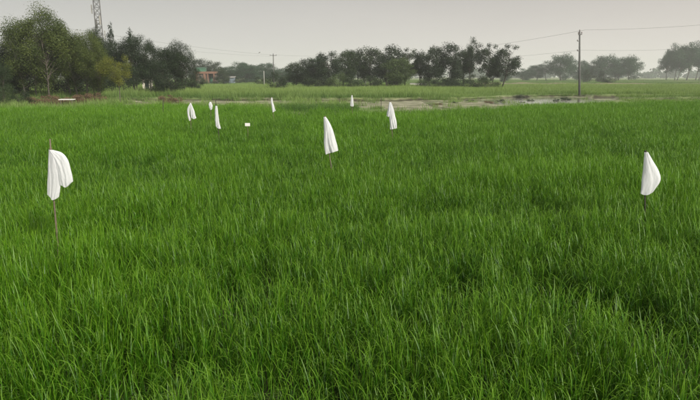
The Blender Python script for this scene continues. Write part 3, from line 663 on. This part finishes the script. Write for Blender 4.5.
MB().box((0, 1.2, .85), (2.7, 2.4, 1.7)).build('wall', M_blue, hut); MB().box((-.3, -.02, .75), (.6, .06, 1.4)).build('door', M_glass, hut)
MB().box((0, 1.2, 1.83), (3.1, 2.9, .12), rot=Matrix.Rotation(.1, 3, 'X')).build('roof', M_conc, hut)
D3 = 64.; p = on_y(147, 95, D3); hut = tag(empty('hut', (p.x, D3, 0), .2), 'narrow cream walled hut glimpsed through the trunks of the dark trees', 'hut')
MB().box((0, 1.2, 1.1), (.8, 2.4, 2.2)).build('wall', M_cream, hut); MB().box((.1, -.03, .8), (.4, .06, 1.6)).build('door', M_glass, hut)
MB().box((0, .5, 2.42), (1.3, 1.9, .12), rot=Matrix.Rotation(.4, 3, 'X')).box((0, 1.95, 2.42), (1.3, 1.9, .12), rot=Matrix.Rotation(-.4, 3, 'X')).build('roof', M_thatch, hut)
D4 = 104.; a = on_y(410, 84, D4); b = on_y(426, 84, D4)
bw = tag(empty('boundary_wall', ((a.x + b.x) / 2, D4, 0)), 'low pale wall seen between the trunks under the gap of the middle grove', 'wall')
ww = b.x - a.x; MB().box((0, 0, .38), (ww, .2, .76)).build('wall', M_concl, bw); MB().box((0, 0, .79), (ww + .1, .28, .06)).build('coping', M_conc, bw)

# white bench by the grove
by = 36.4; a = on_y(60, 99.5, by); b = on_y(74, 99, by); cx_ = (a.x + b.x) / 2; w_ = b.x - a.x; zt = a.z
be = tag(empty('bench', (cx_, by, 0), .05), 'white plank bench on posts in front of the pale trunk at the grove', 'bench')
MB().box((0, -.11, zt), (w_, .2, .045)).build('plank', M_white, be); MB().box((0, .11, zt + .004), (w_ * .98, .2, .045)).build('plank', M_white, be)
for sx in (-.42, .40):
    for sy in (-.14, .14): MB().tube([(w_ * sx, sy, 0), (w_ * sx * .98, sy, zt - .02)], .03, 6).build('leg', M_bark, be)

# ------------------------------------------------------------------ lattice tower
TD = 150.0; p = on_y(99.2, 32, TD); tx = p.x; TH = 47.0
tw = tag(empty('lattice_tower', (tx, TD, 0), .35), 'tall grey steel lattice mast rising behind the left grove', 'tower')
hwid = lambda z: .80 - .12 * z / TH
cor = [(-1, -1), (1, -1), (1, 1), (-1, 1)]
for cx_, cy_ in cor: MB().tube([(cx_ * hwid(0), cy_ * hwid(0), 0), (cx_ * hwid(TH), cy_ * hwid(TH), TH)], .085, 6).build('corner_leg', M_steel, tw)
lev = np.linspace(0, TH, 30)
for i in range(29):
    z0_, z1_ = lev[i], lev[i + 1]; h0, h1 = hwid(z0_), hwid(z1_); m = MB()
    for k in range(4):
        c0, c1 = cor[k], cor[(k + 1) % 4]
        m.tube([(c0[0] * h0, c0[1] * h0, z0_), (c1[0] * h1, c1[1] * h1, z1_)], .05, 4); m.tube([(c0[0] * h1, c0[1] * h1, z1_), (c1[0] * h1, c1[1] * h1, z1_)], .045, 4)
        m.tube([(c1[0] * h0, c1[1] * h0, z0_), (c0[0] * h1, c0[1] * h1, z1_)], .05, 4)
    m.build('bracing', M_steel, tw)
for zz, an in ((12.6, 0), (15.4, 2.0), (12.8, 3.6), (16.2, 5.1), (19.0, 3.0), (26, 1), (26.4, 4)):
    x, y = math.cos(an) * (hwid(zz) + .55), math.sin(an) * (hwid(zz) + .55)
    m = MB().box((x, y, zz), (.22, .38, 2.2), rz=an).tube([(x * .55, y * .55, zz), (x, y, zz)], .05, 5); m.build('antenna', M_conc, tw)

# ------------------------------------------------------------------ poles and wires
def pole(px, d, top_py, r0, mat, label, cross=True, rz=0, name='utility_pole', cat='pole', grp=None):
    T_ = on_y(px, top_py, d); z = float(height(T_.x, d))
    o = tag(empty(name, (T_.x, d, z - .1), rz), label, cat, grp); h = T_.z - z + .1
    MB().tube([(0, 0, 0), (0, 0, h * .5), (0, 0, h)], [r0, r0 * .85, r0 * .65], 10).build('shaft', mat, o, True)
    if cross:
        MB().box((0, -r0 * .9, h - .32), (cross, .09, .1)).build('crossarm', M_steel, o)
        for sx in (-.44, .44): MB().tube([(sx * cross, -r0 * .9, h - .26), (sx * cross, -r0 * .9, h - .16), (sx * cross, -r0 * .9, h - .08)], [.03, .06, .03], 7).build('insulator', M_porc, o)
        MB().tube([(0, 0, h), (0, 0, h + .08), (0, 0, h + .16)], [.03, .06, .03], 7).build('insulator', M_porc, o)
    return o, T_
P1, T1 = pole(585.2, 57.5, 31, .12, M_concd, 'tall slender electric pole standing beside the water', cross=.36, grp='electric poles')
P1.rotation_euler = (0, -R(5.0), 0)
for sz in (.95, 1.9):
    hp = T1.z - P1.location.z
    MB().box((-.16, -.12, hp - sz), (.26, .06, .06)).build('bracket', M_steel, P1); MB().tube([(-.27, -.12, hp - sz + .03), (-.27, -.12, hp - sz + .14)], .05, 7).build('insulator', M_porc, P1)
P2, T2 = pole(365.5, 112, 52.5, .14, M_concl, 'pale bare electric pole in front of the middle grove', cross=.0, grp='electric poles')
P3, T3 = pole(273.2, 124, 54, .14, M_concd, 'electric pole with a crossarm between the hazy trees and the middle grove', cross=1.5, grp='electric poles')
P4, T4 = pole(263.8, 100, 71, .07, M_concl, 'thin short pale post in front of the bluish trees', cross=.0, name='post', cat='post')
P5, T5 = pole(-230, 60, -26, .13, M_conc, 'electric pole beyond the left edge', cross=1.5, grp='electric poles')
P6, T6 = pole(905, 44, 2, .13, M_conc, 'electric pole beyond the right edge', cross=.8, grp='electric poles')
def wire(a, b, sag, label, r=.011):
    r *= .62
    a, b = Vector(a), Vector(b); pts = []
    for i in range(25):
        t = i / 24; q = a.lerp(b, t); q.z -= 4 * sag * t * (1 - t); pts.append(q)
    ce = (a + b) / 2; o = MB().tube([q - ce for q in pts], r, 5).build('overhead_wire', M_wire); o.location = ce
    return tag(o, label, 'wire', 'overhead wires')
up = Vector((0, 0, .1))
wire(T1 + up, T6 + up, .5, 'top wire running right from the tall pole beside the water', .013)
wire(T1 + Vector((-.27, -.1, -1.85)), T6 + Vector((-.2, 0, -1.8)), .6, 'lower wire running right from the tall pole beside the water', .010)
wire(T1 + up, T2 + Vector((0, 0, -.05)), .9, 'top wire from the tall pole left to the pale bare pole', .015)
wire(T1 + Vector((-.27, -.1, -1.85)), T2 + Vector((0, 0, -1.4)), .7, 'lower wire from the tall pole left to the pale bare pole', .012)
wire(T2 + Vector((0, 0, -.1)), T3 + Vector((.6, -.1, -.2)), .4, 'wire between the pale bare pole and the crossarm pole', .017)
wire(T3 + Vector((-.6, -.1, -.2)), T5 + Vector((.6, 0, 0)), 1.0, 'upper wire from the crossarm pole over the left grove', .019)
wire(T3 + Vector((-.6, -.1, -.5)), T5 + Vector((.6, 0, -2.2)), 1.0, 'lower wire from the crossarm pole over the left grove', .015)
q = (T3 + Vector((-.6, -.1, -.2))).lerp(T5, .045)
bird = MB().tube([(-.24, 0, .02), (-.1, 0, .08), (0, 0, .14), (.07, 0, .20), (.13, 0, .20), (.19, 0, .19)], [.01, .05, .075, .05, .045, .005], 7).build('bird', M_stickdark, None, True)
bird.location = q; tag(bird, 'small dark bird perched on the wire left of the crossarm pole', 'bird')
# ------------------------------------------------------------------ white cloth flags on sticks
def cloth_mesh(left, right, hem, d, org, seed, thick=.05, folds=3.0, amp=.009, nu=26, nv=34):
    """folded cloth hanging in the vertical plane y=d: front and back layer joined at both sides"""
    def curve(tab):
        P = [on_y(px, py, d) - org for px, py in tab]
        for _ in range(3):                # round the corners of the outline
            P = [P[0]] + [q for a, b in zip(P, P[1:]) for q in (a.lerp(b, .25), a.lerp(b, .75))] + [P[-1]]; L_ = [0]
        for a, b in zip(P, P[1:]): L_.append(L_[-1] + (b - a).length)
        t = np.array(L_) / L_[-1]; X = np.array([p.x for p in P]); Z = np.array([p.z for p in P])
        return lambda s: np.array([np.interp(s, t, X), np.interp(s, t, Z)])
    Lc, Rc, Hc = curve(left), curve(right), curve(hem); r = random.Random(seed); ph = [r.uniform(0, 6.28) for _ in range(6)]
    V = []; Fc = []
    for side in (1, -1):
        for j in range(nv + 1):
            v = j / nv
            for i in range(nu + 1):
                u = i / nu
                p = Lc(v) * (1 - u) + Rc(v) * u; lin = Lc(1) * (1 - u) + Rc(1) * u
                p = p + (Hc(u) - lin) * v ** 3
                uu = u + .12 * math.sin(5 * v + ph[4]) * v
                crum = .0016 * (math.sin(23 * u + 11 * v + ph[1]) * math.sin(19 * v - 7 * u + ph[2]) + .7 * math.sin(41 * u - 13 * v + ph[3]) * math.sin(31 * v + ph[0])) * min(2.2, max(1, amp / .006))
                fold = crum + amp * (.3 + v) * (.8 * math.sin(folds * 1.4 * math.pi * uu + ph[0] + 1.6 * v + side * .6) * (.6 + .4 * math.sin(4 * v + ph[5])) + .4 * math.sin(folds * 3.1 * math.pi * uu + ph[1] - 3.2 * v) + .6 * math.sin(7 * v + ph[2] + 5 * u) + .35 * math.sin(17 * v + 9 * u + ph[3]))
                dep = side * thick * .6 * math.sin(math.pi * u) ** .7 * (.35 + .65 * math.sin(math.pi * min(1, v * .75 + .12))) 
                V.append((p[0] + .3 * amp * math.sin(14 * v + ph[3]) * v * (1 if u in (0, 1) else .5), -dep + fold * math.sin(math.pi * u) ** .5, p[1]))
    n = (nu + 1) * (nv + 1)
    for s in (0, 1):
        for j in range(nv):
            for i in range(nu):
                q = [s * n + j * (nu + 1) + i, s * n + j * (nu + 1) + i + 1, s * n + (j + 1) * (nu + 1) + i + 1, s * n + (j + 1) * (nu + 1) + i]
                Fc.append(q if s else q[::-1])
    me = bpy.data.meshes.new('cloth'); me.from_pydata(V, [], Fc); me.update()
    bm = bmesh.new(); bm.from_mesh(me); bmesh.ops.remove_doubles(bm, verts=bm.verts, dist=.0008); bm.to_mesh(me); bm.free()
    me.polygons.foreach_set('use_smooth', [True] * len(me.polygons)); return me
def flag(d, ptop, pbot, cloths, label, mat, pr=.008, thick=.05, amp=.012, folds=3.0):
    top = on_y(*ptop, d); bot = on_y(*pbot, d); dirv = (top - bot).normalized(); foot = bot - dirv * (bot.z / dirv.z)
    o = tag(empty('flag', foot), label, 'flag', 'white cloth flags on sticks in the rice')
    zero = Vector((0, 0, 0)); tp = top - foot
    MB().tube([zero - dirv * .1, tp * .33 + Vector((.004, 0, 0)), tp * .66 + Vector((-.004, 0, 0)), tp], [pr * 1.15, pr, pr, pr * .8], 8).build('stick', mat, o, True)
    for k, (l, rr, h) in enumerate(cloths):
        link_mesh('cloth', cloth_mesh(l, rr, h, d, foot, int(d * 100) + k, thick, folds, amp), M_cloth, o).location = (0, -pr - .003 - .004 * k, 0)
    tie = on_y(*cloths[0][0][0], d) - foot; s = tie.z / tp.z; c = tp * s
    MB().tube([c + Vector((0, 0, -pr)), c + Vector((0, 0, pr * 2))], pr * 1.5, 8).build('knot', mat, o)
    return o
flag(4.85, (50, 139), (56.6, 234), [
    ([(49.5, 149.5), (49, 157), (48.3, 175), (47.6, 194)], [(52, 149.8), (57, 153), (62, 165), (61.5, 186), (59.5, 196.5)], [(47.6, 194), (50.5, 196.5), (53.5, 200), (57, 198.6), (59.5, 196.5)]),
    ([(50.5, 150), (53, 158), (57, 172), (60.5, 184.5)], [(54, 149.8), (63.5, 152), (69.5, 160), (72, 170), (74, 181)], [(60.5, 184.5), (64, 185.5), (67.5, 187.6), (70.5, 183.5), (74, 181)])],
    'nearest white flag, at the left, ragged cloth billowing right from a brown bamboo stick', M_bamboo, .008, .035, .006, 2.4)
flag(6.1, (645.4, 150.5), (645, 206), [
    ([(644, 152), (642.8, 166), (641.3, 180), (640, 193)], [(647.5, 152), (653, 161.5), (659, 171.5), (661, 180), (654.5, 189)], [(640, 193), (642.8, 195), (648.4, 194.2), (654.5, 189)])],
    'white teardrop shaped flag standing at the right on a dark stick', M_stickdark, .008, .05, .007, 1.6)
flag(9.4, (325, 116), (330, 159), [
    ([(323.6, 117), (324, 130), (324, 148), (325.6, 154.6)], [(325.8, 116.8), (328, 119.5), (332, 127), (336, 140), (338.2, 150.6)], [(325.6, 154.6), (330, 152.8), (338.2, 150.6)])],
    'white triangular flag standing alone near the middle of the field', M_bamboo, .009, .06, .011, 2.2)
flag(14.1, (390, 100.5), (392, 132), [
    ([(389.6, 102), (389.2, 110), (389.2, 118), (390.2, 129.4)], [(390.9, 102), (392.6, 105.5), (395.8, 118), (397.2, 128)], [(390.2, 129.4), (393.5, 129), (397.2, 128)]),
    ([(389.2, 102), (388, 108), (386.2, 116)], [(390.2, 102.2), (390, 110), (389.4, 117.4)], [(386.2, 116), (387.8, 116.4), (389.4, 117.4)])],
    'white flag with a short second flap, right of the triangular one', M_bamboo, .010, .08, .02, 2)
flag(17.0, (190.4, 101.5), (190.8, 123), [
    ([(190.1, 102.8), (190, 108.7), (191.1, 117.6)], [(191, 102.8), (194.3, 110), (196.3, 118)], [(191.1, 117.6), (193.7, 119.4), (196.3, 118)]),
    ([(190, 103.6), (186.9, 109), (188.2, 117.5)], [(190.6, 104), (189.3, 112), (190.8, 120)], [(188.2, 117.5), (189.6, 121.2), (190.8, 120)])],
    'leftmost distant white flag, split into two hanging flaps', M_bamboo, .010, .06, .02, 2)
flag(21.5, (210.4, 100.5), (210.8, 113), [
    ([(209.6, 101.8), (208.4, 105), (209.8, 109.4)], [(211.2, 101.8), (213, 106), (212.2, 109)], [(209.8, 109.4), (211, 110.2), (212.2, 109)])],
    'smallest white flag, crumpled, left behind the long narrow one', M_bamboo, .010, .07, .025, 2)
flag(14.4, (215.6, 99.8), (218.3, 131), [
    ([(215.4, 105.6), (214.7, 112), (215.8, 125.8)], [(217.4, 105.9), (218.2, 111), (218.7, 118), (220.9, 128.7)], [(215.8, 125.8), (217.4, 128.4), (220.9, 128.7)])],
    'long narrow white flag twisted round a dark leaning stick', M_stickdark, .011, .05, .016, 2)
flag(20.4, (271.7, 96.8), (273.4, 115), [
    ([(271.2, 97.6), (270.6, 101), (272.5, 112.6)], [(272.3, 97.6), (273.1, 102.5), (275.6, 110.6)], [(272.5, 112.6), (274, 111.8), (275.6, 110.6)])],
    'thin white flag left of the middle, below the pole with the crossarm', M_bamboo, .010, .06, .02, 2)
flag(24.2, (352, 94.4), (352.2, 109), [
    ([(351.5, 95.2), (350.6, 100), (350, 105.6)], [(352.4, 95.2), (353.4, 100), (353.7, 106.3)], [(350, 105.6), (351.8, 106.6), (353.7, 106.3)])],
    'small white flag at the left end of the bare mud flat', M_bamboo, .010, .07, .02, 2)
for px, y0, y1, d, lab in ((162.7, 97, 108, 24, 'bare thin stick left of the split white flag, below the brush heap'), (381, 96.5, 107, 30, 'bare thin stick on the mud left of the two flapped flag')):
    a = on_y(px, y1, d); t_ = on_y(px + .3, y0, d); o = MB().tube([(0, 0, -.05), (.01, 0, t_.z * .5), (t_.x - a.x, 0, t_.z)], [.018, .015, .012], 7).build('stick', M_stickdark, None, True)
    o.location = (a.x, d, 0); tag(o, lab, 'stick', 'bare sticks')
# small white marker card in the rice
d = 15.4; a = on_y(247.5, 124.6, d); mk = tag(empty('marker_card', (a.x, d, 0)), 'small white card on a stub in the rice, right of the narrow flag', 'card')
MB().box((0, 0, a.z), (.14, .006, .085)).build('card', M_white, mk); MB().tube([(0, .012, 0), (0, .012, a.z + .02)], .008, 6).build('stub', M_bamboo, mk)

# ------------------------------------------------------------------ air
hm = bpy.data.materials.new('haze_air'); hm.use_nodes = True; n = hm.node_tree; n.nodes.clear()
o_ = n.nodes.new('ShaderNodeOutputMaterial'); pv = n.nodes.new('ShaderNodeVolumePrincipled')
pv.inputs['Density'].default_value = .0007; pv.inputs['Color'].default_value = (.95, .96, .97, 1); pv.inputs['Anisotropy'].default_value = .1
n.links.new(pv.outputs[0], o_.inputs['Volume'])
hz = MB().box((0, 0, 0), (3400, 2700, 54)).build('haze', hm); hz.location = (0, 900, 25); tag(hz, kind='stuff')
hz['label'] = 'pale haze lying over the fields and far trees'
